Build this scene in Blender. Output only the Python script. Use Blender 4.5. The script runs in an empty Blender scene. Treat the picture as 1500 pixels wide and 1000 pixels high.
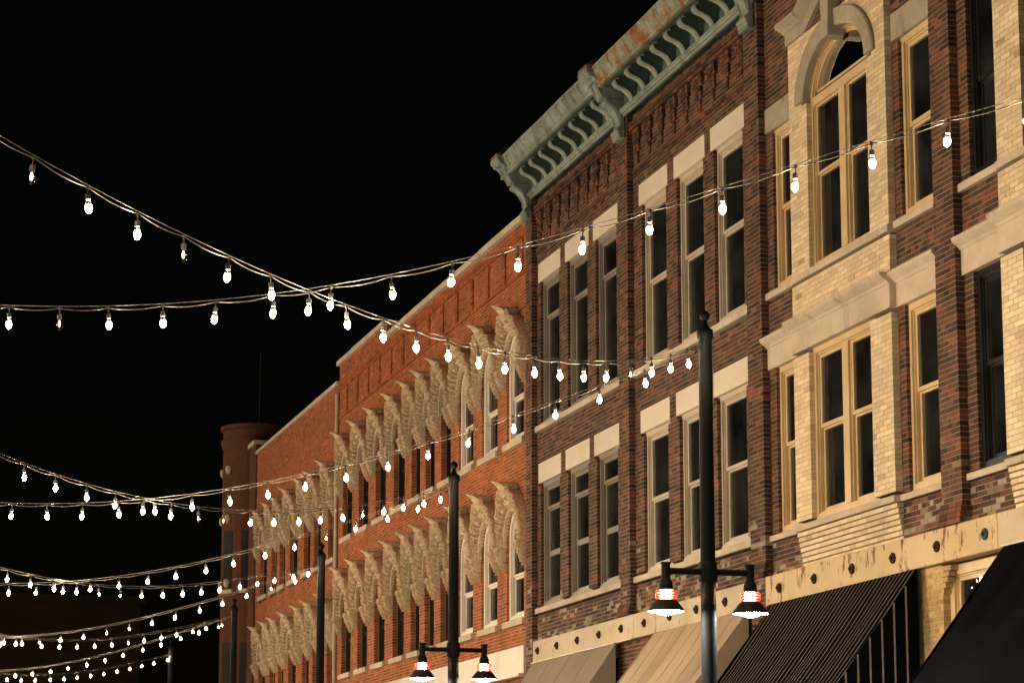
import bpy, math, random
import numpy as np
random.seed(7)
S = bpy.context.scene
COL = S.collection

# ------------------------------------------------------------------ camera
# facade along X (far end = -X), street side = -Y, facade plane Y = 0, Z up
F_PX, CX, PY = 3541.0, 750.0, 651.0
TH = math.atan(583 / 3541.0)
AL = math.atan(1035 * math.cos(TH) / F_PX)
EYE = np.array([0.0, -13.3, 1.65])
cam = bpy.data.cameras.new('camera')
cam.sensor_width = 36.0
cam.lens = F_PX / 1500 * 36
cam.shift_y = (PY - 500) / 1500
cam.clip_end = 900
cam.clip_start = 0.2
camo = bpy.data.objects.new('camera', cam)
camo.location = EYE
camo.rotation_euler = (math.pi / 2 + TH, 0, math.atan2(math.cos(AL), math.sin(AL)))
COL.objects.link(camo)
S.camera = camo

# ------------------------------------------------------------------ night sky
W = bpy.data.worlds.new('World'); S.world = W; W.use_nodes = True
nt = W.node_tree
sky = nt.nodes.new('ShaderNodeTexSky'); sky.sky_type = 'NISHITA'; sky.sun_disc = False
SUN_EL, SUN_AZ = 1.5, 11.0      # degrees above the horizon, degrees left of the facade normal
sky.sun_elevation = math.radians(SUN_EL); sky.sun_rotation = math.radians(180 + SUN_AZ)
bg = nt.nodes['Background']; bg.inputs[1].default_value = 0.0008
nt.links.new(sky.outputs[0], bg.inputs[0])
sun = bpy.data.lights.new('sun', 'SUN'); sun.energy = 0.95; sun.angle = math.radians(4); sun.color = (1.0, .74, .47)  # level warm light added for unseen street light from across; no sun at night
street_wash_ob = bpy.data.objects.new('sun', sun); COL.objects.link(street_wash_ob)
from mathutils import Vector
street_wash_ob.rotation_euler = Vector((math.sin(math.radians(SUN_AZ)), math.cos(math.radians(SUN_AZ)), -math.sin(math.radians(SUN_EL)))).to_track_quat('-Z', 'Y').to_euler()
S.view_settings.view_transform = 'Standard'; S.view_settings.look = 'None'
S.view_settings.exposure = 0.65; S.view_settings.gamma = 1.0
try:
    S.cycles.use_denoising = True
    S.cycles.denoiser = 'OPENIMAGEDENOISE'
    S.cycles.max_bounces = 6; S.cycles.transparent_max_bounces = 12
    S.cycles.sample_clamp_indirect = 6.0
    S.cycles.use_light_tree = True
    S.cycles.caustics_reflective = False; S.cycles.caustics_refractive = False
except Exception: pass
BULB = 820.0        # emission of a lit bulb
LAMP = 260.0         # emission under the lantern shades

# ------------------------------------------------------------------ projection helpers (pixel of the photo -> ray)
_fh = np.array([-math.cos(AL), math.sin(AL), 0]); RT = np.array([math.sin(AL), math.cos(AL), 0])
FW = math.cos(TH) * _fh + math.sin(TH) * np.array([0, 0, 1.]); UPV = -math.sin(TH) * _fh + math.cos(TH) * np.array([0, 0, 1.])
def ray(x, y): return FW + RT * ((x - CX) / F_PX) + UPV * ((PY - y) / F_PX)
def on_y(x, y, Y):
    d = ray(x, y); return EYE + d * ((Y - EYE[1]) / d[1])
def on_z(x, y, Z):
    d = ray(x, y); return EYE + d * ((Z - EYE[2]) / d[2])
def on_line(x, y, A, B):          # vertical plane through plan points A, B
    d = ray(x, y); n = np.array([B[1] - A[1], -(B[0] - A[0]), 0])
    a = np.array([A[0], A[1], 0]); s = (n @ (a - EYE)) / (n @ d); return EYE + s * d
def proj(p):
    d = np.array(p, float) - EYE; w = d @ FW
    return CX + F_PX * (d @ RT) / w, PY - F_PX * (d @ UPV) / w, w

# ------------------------------------------------------------------ materials
def newmat(name):
    m = bpy.data.materials.new(name); m.use_nodes = True
    return m, m.node_tree, m.node_tree.nodes['Principled BSDF']
def N(t, kind, **kw):
    n = t.nodes.new(kind)
    for k, v in kw.items():
        if k.startswith('i_'):
            key = k[2:]; n.inputs[int(key) if key.isdigit() else key].default_value = v
        else: setattr(n, k, v)
    return n
def c4(c): return (c[0], c[1], c[2], 1)
def stone(name, c1, c2, rough=.85, scale=3., bump=.25, bscale=40., spec=.25, metal=0., streak=None):
    """two-tone weathered surface with fine relief"""
    m, t, b = newmat(name)
    tc = N(t, 'ShaderNodeTexCoord')
    n1 = N(t, 'ShaderNodeTexNoise', i_Scale=scale, i_Detail=8.0, i_Roughness=.65)
    t.links.new(tc.outputs['Object'], n1.inputs['Vector'])
    r = N(t, 'ShaderNodeValToRGB'); r.color_ramp.elements[0].position = .35; r.color_ramp.elements[1].position = .68
    r.color_ramp.elements[0].color = c4(c1); r.color_ramp.elements[1].color = c4(c2)
    t.links.new(n1.outputs['Fac'], r.inputs[0])
    out = r.outputs[0]
    if streak:                      # rust / grime that runs down
        mp = N(t, 'ShaderNodeMapping'); mp.inputs['Scale'].default_value = streak[1]
        t.links.new(tc.outputs['Object'], mp.inputs[0])
        n2 = N(t, 'ShaderNodeTexNoise', i_Scale=1.0, i_Detail=6.0, i_Roughness=.7)
        t.links.new(mp.outputs[0], n2.inputs['Vector'])
        r2 = N(t, 'ShaderNodeValToRGB'); r2.color_ramp.elements[0].position = streak[2]; r2.color_ramp.elements[1].position = streak[2] + streak[3]
        t.links.new(n2.outputs['Fac'], r2.inputs[0])
        mx = N(t, 'ShaderNodeMix', data_type='RGBA'); mx.inputs['B'].default_value = c4(streak[0])
        t.links.new(r2.outputs[0], mx.inputs['Factor']); t.links.new(out, mx.inputs['A']); out = mx.outputs['Result']
    t.links.new(out, b.inputs['Base Color'])
    b.inputs['Roughness'].default_value = rough; b.inputs['Specular IOR Level'].default_value = spec
    b.inputs['Metallic'].default_value = metal
    if bump:
        n3 = N(t, 'ShaderNodeTexNoise', i_Scale=bscale, i_Detail=5.0)
        t.links.new(tc.outputs['Object'], n3.inputs['Vector'])
        bp = N(t, 'ShaderNodeBump', i_Strength=bump, i_Distance=.02)
        t.links.new(n3.outputs['Fac'], bp.inputs['Height']); t.links.new(bp.outputs[0], b.inputs['Normal'])
    return m
def brickmat(name, single, rough=.8, spec=.35, mot=(.6, 1.35), wash=(.65, 1.2)):
    """brick colour comes per piece (face attribute or object colour), plus clay mottling"""
    m, t, b = newmat(name)
    if single: src = N(t, 'ShaderNodeObjectInfo').outputs['Color']
    else: src = N(t, 'ShaderNodeAttribute', attribute_name='tone').outputs['Color']
    g = N(t, 'ShaderNodeNewGeometry')
    n1 = N(t, 'ShaderNodeTexNoise', i_Scale=22., i_Detail=6., i_Roughness=.7)
    t.links.new(g.outputs['Position'], n1.inputs['Vector'])
    mr = N(t, 'ShaderNodeMapRange'); mr.inputs[1].default_value = .25; mr.inputs[2].default_value = .75
    mr.inputs[3].default_value = mot[0]; mr.inputs[4].default_value = mot[1]
    t.links.new(n1.outputs['Fac'], mr.inputs[0])
    mx = N(t, 'ShaderNodeVectorMath', operation='SCALE')
    t.links.new(src, mx.inputs[0]); t.links.new(mr.outputs[0], mx.inputs['Scale'])
    n4 = N(t, 'ShaderNodeTexNoise', i_Scale=1.1, i_Detail=5., i_Roughness=.6)    # soot and wash patches
    t.links.new(g.outputs['Position'], n4.inputs['Vector'])
    mr2 = N(t, 'ShaderNodeMapRange'); mr2.inputs[1].default_value = .3; mr2.inputs[2].default_value = .7
    mr2.inputs[3].default_value = wash[0]; mr2.inputs[4].default_value = wash[1]
    t.links.new(n4.outputs['Fac'], mr2.inputs[0])
    mx2 = N(t, 'ShaderNodeVectorMath', operation='SCALE')
    t.links.new(mx.outputs[0], mx2.inputs[0]); t.links.new(mr2.outputs[0], mx2.inputs['Scale'])
    t.links.new(mx2.outputs[0], b.inputs['Base Color'])
    b.inputs['Roughness'].default_value = rough; b.inputs['Specular IOR Level'].default_value = spec
    n3 = N(t, 'ShaderNodeTexNoise', i_Scale=90., i_Detail=4.)
    t.links.new(g.outputs['Position'], n3.inputs['Vector'])
    bp = N(t, 'ShaderNodeBump', i_Strength=.4, i_Distance=.006)
    t.links.new(n3.outputs['Fac'], bp.inputs['Height']); t.links.new(bp.outputs[0], b.inputs['Normal'])
    return m
def glassmat(name, tint, refl=1.0, grey_sheen=0.0):
    m, t, b = newmat(name); t.nodes.remove(b)
    out = t.nodes['Material Output']
    tr = N(t, 'ShaderNodeBsdfTransparent'); tr.inputs[0].default_value = c4(tint)
    gl = N(t, 'ShaderNodeBsdfGlossy'); gl.inputs['Roughness'].default_value = 0.0; gl.inputs['Color'].default_value = (refl, refl, refl, 1)
    tc = N(t, 'ShaderNodeTexCoord'); nz = N(t, 'ShaderNodeTexNoise', i_Scale=2.2, i_Detail=2.)
    t.links.new(tc.outputs['Object'], nz.inputs['Vector'])
    bp = N(t, 'ShaderNodeBump', i_Strength=.25, i_Distance=.02); t.links.new(nz.outputs['Fac'], bp.inputs['Height'])
    t.links.new(bp.outputs[0], gl.inputs['Normal'])
    fr = N(t, 'ShaderNodeFresnel', i_IOR=1.28); mx = N(t, 'ShaderNodeMixShader')
    if grey_sheen:  # patchy grey mixed into the glass in place of faint reflections
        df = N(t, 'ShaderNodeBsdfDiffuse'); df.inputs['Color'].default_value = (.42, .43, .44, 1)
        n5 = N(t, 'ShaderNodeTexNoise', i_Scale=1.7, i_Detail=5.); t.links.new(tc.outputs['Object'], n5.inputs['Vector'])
        md = N(t, 'ShaderNodeMapRange'); md.inputs[1].default_value = .3; md.inputs[2].default_value = .75; md.inputs[3].default_value = grey_sheen * .4; md.inputs[4].default_value = grey_sheen * 2
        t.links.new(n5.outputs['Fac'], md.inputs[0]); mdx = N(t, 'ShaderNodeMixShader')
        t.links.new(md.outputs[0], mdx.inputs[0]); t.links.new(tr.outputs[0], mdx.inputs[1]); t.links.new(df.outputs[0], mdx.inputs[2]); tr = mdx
    t.links.new(fr.outputs[0], mx.inputs[0]); t.links.new(tr.outputs[0], mx.inputs[1]); t.links.new(gl.outputs[0], mx.inputs[2])
    t.links.new(mx.outputs[0], out.inputs[0])
    return m
def emitmat(name, col, strength):
    m, t, b = newmat(name)
    b.inputs['Base Color'].default_value = c4([min(1, x) for x in col]); b.inputs['Roughness'].default_value = .3
    b.inputs['Emission Color'].default_value = c4(col); b.inputs['Emission Strength'].default_value = strength
    return m
WARM = (1.0, .80, .56)
M = dict(
    mortar=stone('mortar_tan', (.22, .17, .122), (.34, .27, .205), scale=2., bump=.4, bscale=120),
    mortar_dark=stone('mortar_umber', (.26, .185, .115), (.36, .265, .17), scale=3., bump=.5, bscale=120),
    mortar_red=stone('mortar_red_wall', (.38, .23, .13), (.50, .33, .20), scale=2., bump=.5, bscale=120),
    brick=brickmat('clay_brick', False), brick1=brickmat('clay_brick_single', True),
    glaze=brickmat('cream_brick', False, .6, .3, (.88, 1.1), (.88, 1.08)), glaze1=brickmat('cream_brick_single', True, .6, .3, (.88, 1.1), (.88, 1.08)),
    lime=stone('limestone', (.46, .38, .295), (.63, .54, .435), scale=1.6, bump=.2, bscale=50, streak=((.24, .19, .14), (2.2, 2.2, .7), .58, .22)),
    lime_old=stone('sooty_limestone', (.30, .26, .20), (.46, .40, .31), scale=1.3, bump=.25, bscale=50, streak=((.13, .11, .085), (2.2, 2.2, .7), .56, .2)),
    lintel=stone('painted_lintel', (.64, .56, .47), (.71, .635, .545), scale=1.2, bump=.12, bscale=60),
    carve=stone('carved_sandstone', (.46, .345, .22), (.80, .66, .48), scale=15., bump=.7, bscale=40),  # dark tone mottled into the colour as shade in the carved crevices
    cream=stone('cream_paint', (.56, .41, .22), (.68, .52, .31), rough=.45, scale=1.5, bump=.08, bscale=30, spec=.5),
    taupe=stone('taupe_paint', (.46, .39, .31), (.54, .47, .38), rough=.45, scale=2., bump=.06, spec=.5),
    grey=stone('grey_brown_paint', (.22, .19, .16), (.28, .25, .21), rough=.45, scale=2., bump=.06, spec=.5),
    black=stone('black_paint', (.008, .008, .01), (.018, .017, .018), rough=.35, scale=3., bump=.05, spec=.5),
    white=stone('white_paint', (.62, .57, .50), (.74, .69, .61), rough=.5, scale=2., bump=.1, spec=.45),
    beam=stone('rusty_cream_iron', (.54, .41, .235), (.64, .50, .31), rough=.6, scale=1.2, bump=.25, bscale=18, streak=((.20, .075, .022), (5.5, 5.5, 2.2), .565, .06)),
    beam2=stone('pale_iron', (.50, .41, .29), (.60, .50, .375), rough=.6, scale=1.2, bump=.2, bscale=18, streak=((.24, .11, .045), (4.5, 4.5, 1.8), .60, .08)),
    iron=stone('rusted_iron', (.022, .012, .010), (.07, .025, .016), rough=.7, scale=14., bump=.6, bscale=30),
    iron_green=stone('verdigris_iron', (.03, .06, .06), (.07, .11, .10), rough=.6, scale=14., bump=.6, bscale=30),
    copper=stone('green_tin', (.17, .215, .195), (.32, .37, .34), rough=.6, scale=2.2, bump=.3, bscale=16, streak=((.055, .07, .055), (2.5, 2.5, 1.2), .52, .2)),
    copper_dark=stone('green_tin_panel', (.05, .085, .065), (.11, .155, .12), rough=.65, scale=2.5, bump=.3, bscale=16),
    copper_rust=stone('rusting_tin', (.20, .24, .19), (.34, .37, .30), rough=.65, scale=2.2, bump=.3, bscale=16, streak=((.26, .095, .025), (2.2, 2.2, .9), .46, .12)),
    post=stone('lamp_post_paint', (.004, .004, .0045), (.007, .0065, .0065), rough=.6, scale=5., bump=0, spec=.10),
    wire=stone('grey_cable', (.07, .062, .055), (.12, .105, .09), rough=.4, scale=20., bump=0, spec=.6),
    steel=stone('steel_wire', (.20, .19, .175), (.30, .28, .26), rough=.45, scale=20., bump=0, metal=.5),
    socket=stone('bulb_socket', (.02, .019, .018), (.045, .042, .04), rough=.45, scale=20., bump=0),
    glass=glassmat('window_glass', (.80, .84, .84), grey_sheen=.028),
    bulbglass=glassmat('bulb_glass', (.86, .86, .84)),
    curtain=stone('curtain_cloth', (.05, .054, .06), (.085, .088, .095), rough=.95, scale=3., bump=.2),
    room=stone('dim_room_plaster', (.22, .23, .25), (.34, .34, .35), rough=.95, scale=.6, bump=0),
    roof=stone('tar_roof', (.02, .02, .02), (.04, .04, .04), rough=.95, scale=.6, bump=.3),
    tan_cloth=stone('tan_canvas', (.42, .325, .225), (.50, .39, .28), rough=.9, scale=1.2, bump=.2, bscale=120),
    taupe_cloth=stone('taupe_canvas', (.27, .22, .165), (.32, .265, .20), rough=.9, scale=1.2, bump=.2, bscale=120),
    black_cloth=stone('black_canvas', (.0025, .0025, .004), (.005, .0045, .006), rough=.95, scale=1.2, bump=.2, bscale=120, spec=.03),
    stripe=stone('pale_stripe', (.24, .19, .17), (.30, .24, .215), rough=.85, scale=3., bump=.1),
    asphalt=stone('asphalt', (.035, .035, .036), (.065, .063, .060), rough=.85, scale=2., bump=.6, bscale=150),
    concrete=stone('pavement_concrete', (.26, .245, .22), (.36, .34, .31), rough=.85, scale=1.2, bump=.4, bscale=90),
    kerb=stone('kerb_stone', (.28, .27, .25), (.38, .36, .33), rough=.85, scale=2., bump=.4),
    soil=stone('ground_soil', (.05, .045, .038), (.09, .08, .065), rough=.95, scale=.3, bump=.4),
    paint=stone('road_paint', (.62, .60, .54), (.74, .72, .66), rough=.7, scale=4., bump=.1),
    farwall=stone('far_brown_wall', (.30, .19, .12), (.42, .29, .19), rough=.9, scale=.25, bump=.3),
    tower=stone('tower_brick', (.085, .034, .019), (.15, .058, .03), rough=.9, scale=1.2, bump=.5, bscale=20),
    lit=emitmat('lit_bulb', (1.0, .78, .52), BULB), lit_amber=emitmat('lit_bulb_amber', (1.0, .55, .18), BULB * .25),
    lit_dim=emitmat('lit_bulb_dim', (1.0, .85, .66), BULB * .12),
    filament=emitmat('filament', (1.0, .82, .55), 1.2),
    lens=emitmat('lantern_lens', (1.0, .93, .84), LAMP), core=emitmat('lantern_core', (1.0, .72, .45), 330.0),
    redring=emitmat('lantern_red_ring', (.85, .03, .012), .9),
)

# ------------------------------------------------------------------ mesh helpers
class MB:
    def __init__(s): s.v = []; s.f = []
    def quadbox(s, x0, x1, y0, y1, z0, z1):
        b = len(s.v)
        s.v += [(x0, y0, z0), (x1, y0, z0), (x1, y1, z0), (x0, y1, z0), (x0, y0, z1), (x1, y0, z1), (x1, y1, z1), (x0, y1, z1)]
        s.f += [(b, b + 1, b + 5, b + 4), (b + 1, b + 2, b + 6, b + 5), (b + 2, b + 3, b + 7, b + 6), (b + 3, b, b + 4, b + 7), (b + 4, b + 5, b + 6, b + 7), (b + 3, b + 2, b + 1, b)]
        return s
    box = quadbox
    def loft(s, rings, close=True, caps=True):
        """rings: equal-length point lists"""
        n = len(rings[0]); b = len(s.v)
        for r in rings: s.v += [tuple(p) for p in r]
        for i in range(len(rings) - 1):
            for j in range(n if close else n - 1):
                k = (j + 1) % n
                s.f.append((b + i * n + j, b + i * n + k, b + (i + 1) * n + k, b + (i + 1) * n + j))
        if caps:
            s.f.append(tuple(b + j for j in range(n))[::-1]); s.f.append(tuple(b + (len(rings) - 1) * n + j for j in range(n)))
        return s
    def extr_x(s, prof, x0, x1):      # prof = [(y,z)]
        return s.loft([[(x0, y, z) for y, z in prof], [(x1, y, z) for y, z in prof]])
    def extr_y(s, prof, y0, y1):      # prof = [(x,z)]
        return s.loft([[(x, y0, z) for x, z in prof], [(x, y1, z) for x, z in prof]])
    def lathe(s, prof, n=16, cx=0, cy=0, cz=0):   # prof = [(r,z)]
        return s.loft([[(cx + r * math.cos(2 * math.pi * i / n), cy + r * math.sin(2 * math.pi * i / n), cz + z) for i in range(n)] for r, z in prof])
    def tube(s, path, r, n=6):
        rings = []
        P = [np.array(p, float) for p in path]
        for i, p in enumerate(P):
            d = P[min(i + 1, len(P) - 1)] - P[max(i - 1, 0)]; d /= (np.linalg.norm(d) + 1e-9)
            a = np.cross(d, (0, 0, 1.)) if abs(d[2]) < .95 else np.cross(d, (1., 0, 0)); a /= np.linalg.norm(a); c = np.cross(a, d)
            rr = r[i] if isinstance(r, (list, tuple)) else r
            rings.append([p + rr * (a * math.cos(2 * math.pi * k / n) + c * math.sin(2 * math.pi * k / n)) for k in range(n)])
        return s.loft(rings)
    def mesh(s, name, mat, smooth=False, bevel=0):
        me = bpy.data.meshes.new(name); me.from_pydata([tuple(map(float, p)) for p in s.v], [], s.f)
        if mat: me.materials.append(mat)
        if smooth: me.polygons.foreach_set('use_smooth', [True] * len(me.polygons))
        me.update(); return me
    def build(s, name, mat, parent=None, smooth=False, loc=None, **tags):
        return put(name, s.mesh(name, mat, smooth), parent, loc, **tags)
def fixn(me):
    import bmesh
    bm = bmesh.new(); bm.from_mesh(me); bmesh.ops.recalc_face_normals(bm, faces=bm.faces); bm.to_mesh(me); bm.free()
def put(name, data, parent=None, loc=None, label=None, cat=None, group=None, kind=None):
    o = bpy.data.objects.new(name, data); COL.objects.link(o)
    if data is not None and 'fix' not in data.keys():
        fixn(data); data['fix'] = 1
    if loc is not None: o.location = loc
    if parent is not None:
        o.parent = parent
        if loc is None:                      # meshes are written in world coordinates
            base = parent; off = [0, 0, 0]
            while base is not None:
                off = [a + b for a, b in zip(off, base.location)]; base = base.parent
            o.location = (-off[0], -off[1], -off[2])
    for k, v in (('label', label), ('category', cat), ('group', group), ('kind', kind)):
        if v: o[k] = v
    return o
def thing(name, label, cat, loc=(0, 0, 0), group=None): return put(name, None, None, loc, label, cat, group)
def bevel(o, w=.01, seg=1):
    md = o.modifiers.new('edge', 'BEVEL'); md.width = w; md.segments = seg; md.limit_method = 'ANGLE'
    return o

# ------------------------------------------------------------------ brick walls
PAL_BROWN = [((.038, .020, .014), 14), ((.065, .031, .019), 22), ((.100, .043, .024), 26), ((.145, .057, .029), 22), ((.20, .078, .037), 9), ((.105, .068, .045), 5), ((.22, .060, .028), 2)]
PAL_RED = [((.35, .090, .023), 45), ((.40, .112, .030), 28), ((.28, .068, .020), 18), ((.19, .050, .020), 6), ((.42, .16, .06), 3)]
PAL_CREAM = [((.71, .58, .395), 45), ((.68, .545, .365), 30), ((.74, .61, .43), 20), ((.62, .485, .31), 4), ((.46, .35, .22), 1)]
PAL_PINK = [((.40, .19, .15), 1)]
def pick(pal):
    r = random.random() * sum(w for _, w in pal)
    for c, w in pal:
        r -= w
        if r <= 0: break
    k = random.uniform(.85, 1.15); return (c[0] * k, c[1] * k, c[2] * k)
def rect(x0, x1, z0, z1): return (z0, z1, lambda z: (x0, x1))
def arch(x0, x1, z0, zs, rise):
    c, h = (x0 + x1) / 2, (x1 - x0) / 2
    def fn(z):
        if z <= zs: return x0, x1
        q = h * math.sqrt(max(0, 1 - ((z - zs) / rise) ** 2)); return c - q, c + q
    return (z0, zs + rise, fn)
def free(X0, X1, z0, z1, holes):
    zm = (z0 + z1) / 2; iv = [(X0, X1)]
    for h in holes:
        if h[0] < z1 - .012 and h[1] > z0 + .012:
            a, b = h[2](min(max(zm, h[0]), h[1]))
            nx = []
            for p, q in iv:
                if b <= p or a >= q: nx.append((p, q)); continue
                if a > p + .02: nx.append((p, a))
                if b < q - .02: nx.append((b, q))
            iv = nx
    return iv
BRICKS = {}     # per building: list of brick boxes waiting to be split in single pieces and the rest
def lay(bld, X0, X1, Z0, Z1, Yf, holes, pal, mort, matk='brick', course=.069, ln=.226, depth=.105, tall=.3, proud=.0018, joint=.012, pale_below=None, yrow=None, rec=.0045, heads=True, jx=None):
    """courses of bricks in running bond at plane Yf, mortar bed behind; returns the bed object"""
    n = max(1, round((Z1 - Z0) / course)); ch = (Z1 - Z0) / n
    bed = MB(); L = BRICKS.setdefault((bld.name, matk), (bld, [])) [1]; prev = {}
    for i in range(n):
        z0, z1 = Z0 + i * ch, Z0 + (i + 1) * ch
        yr = Yf + (yrow(i) if yrow else 0)
        cur = {}
        for a, b in free(X0, X1, z0, z1, holes):
            key = (round(a, 3), round(b, 3), round(yr, 4))
            cur[key] = prev.pop(key, z0)
            head = heads and (i % 6 == 5)
            l = ln / 2 if head else ln
            off = (ln / 4 if head else 0) + (ln / 2 if i % 2 else 0)
            k = math.floor((a - off) / l); x = off + k * l
            while x < b - 1e-6:
                p, q = max(x, a), min(x + l, b)
                nxt = x + l
                if q - p < .05 and q < b and p == a:      # join a sliver to its neighbour
                    q = min(x + 2 * l, b); nxt = x + 2 * l
                if b - q < .05 and q < b: q = b; nxt = b + 1
                pl = pal
                if pale_below and random.random() < .35 * max(0, 1 - (z0 - pale_below[0]) / (pale_below[1] - pale_below[0])): c = random.choice([(.30, .24, .18), (.22, .15, .10), (.38, .32, .25)])
                else: c = pick(pl)
                jj = joint if jx is None else jx; e0 = 0 if p == a else jj / 2; e1 = 0 if q >= b - 1e-6 else jj / 2
                dy = random.uniform(-proud, proud)
                L.append((p + e0, q - e1, z0 + joint / 2, z1 - joint / 2, yr + dy, depth, c))
                x = nxt
        for (a, b, y), zz in prev.items(): bed.box(a + .004, b - .004, y + rec, y + tall, zz, z0)
        prev = cur
    for (a, b, y), zz in prev.items(): bed.box(a + .004, b - .004, y + rec, y + tall, zz, Z1)
    return bed.build('mortar_bed', mort, bld)
def brick_objects(singles):
    for (bn, matk), (bld, L) in BRICKS.items():
        want = singles.get((bn, matk), 0)
        order = []
        if want:
            for i, br in enumerate(L):
                if br[1] - br[0] < .2: continue
                x, y, w = proj(((br[0] + br[1]) / 2, br[4], (br[2] + br[3]) / 2))
                if 4 < x < 1496 and 4 < y < 996: order.append((w, i))
            order.sort(); order = [i for _, i in order[:want]]
        sel = set(order)
        if sel:
            one = MB().box(-.108, .108, 0, .105, -.0295, .0295).mesh('brick', M[matk + '1'])
            for i in order:
                p, q, z0, z1, y, d, c = L[i]
                o = put('brick', one, bld, ((p + q) / 2 - bld.location[0], y - bld.location[1], (z0 + z1) / 2 - bld.location[2]))
                o.scale = ((q - p) / .216, d / .105, (z1 - z0) / .059)
                o.color = (c[0], c[1], c[2], 1)
        rest = [br for i, br in enumerate(L) if i not in sel]
        n = len(rest)
        if not n: continue
        A = np.array([br[:6] for br in rest]); V = np.zeros((n, 8, 3))
        x0, x1, z0, z1, y0, dp = A.T; y1 = y0 + dp
        for k, (xx, yy, zz) in enumerate([(x0, y0, z0), (x1, y0, z0), (x1, y1, z0), (x0, y1, z0), (x0, y0, z1), (x1, y0, z1), (x1, y1, z1), (x0, y1, z1)]):
            V[:, k, 0], V[:, k, 1], V[:, k, 2] = xx, yy, zz
        fq = np.array([(0, 1, 5, 4), (1, 2, 6, 5), (3, 0, 4, 7), (4, 5, 6, 7), (3, 2, 1, 0)])
        Fc = (np.arange(n)[:, None, None] * 8 + fq[None]).reshape(-1, 4)
        me = bpy.data.meshes.new('bricks')
        me.vertices.add(n * 8); me.vertices.foreach_set('co', V.ravel())
        me.loops.add(Fc.size); me.loops.foreach_set('vertex_index', Fc.ravel().astype(np.int32))
        me.polygons.add(len(Fc)); me.polygons.foreach_set('loop_start', np.arange(0, Fc.size, 4, dtype=np.int32))
        me.update(calc_edges=True); me.shade_flat()
        at = me.attributes.new('tone', 'FLOAT_COLOR', 'FACE')
        colr = np.ones((n, 5, 4)); colr[:, :, :3] = np.array([br[6] for br in rest])[:, None, :]
        at.data.foreach_set('color', colr.ravel())
        me.materials.append(M[matk]); me['fix'] = 1
        put('brickwork', me, bld, kind='stuff')

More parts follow.
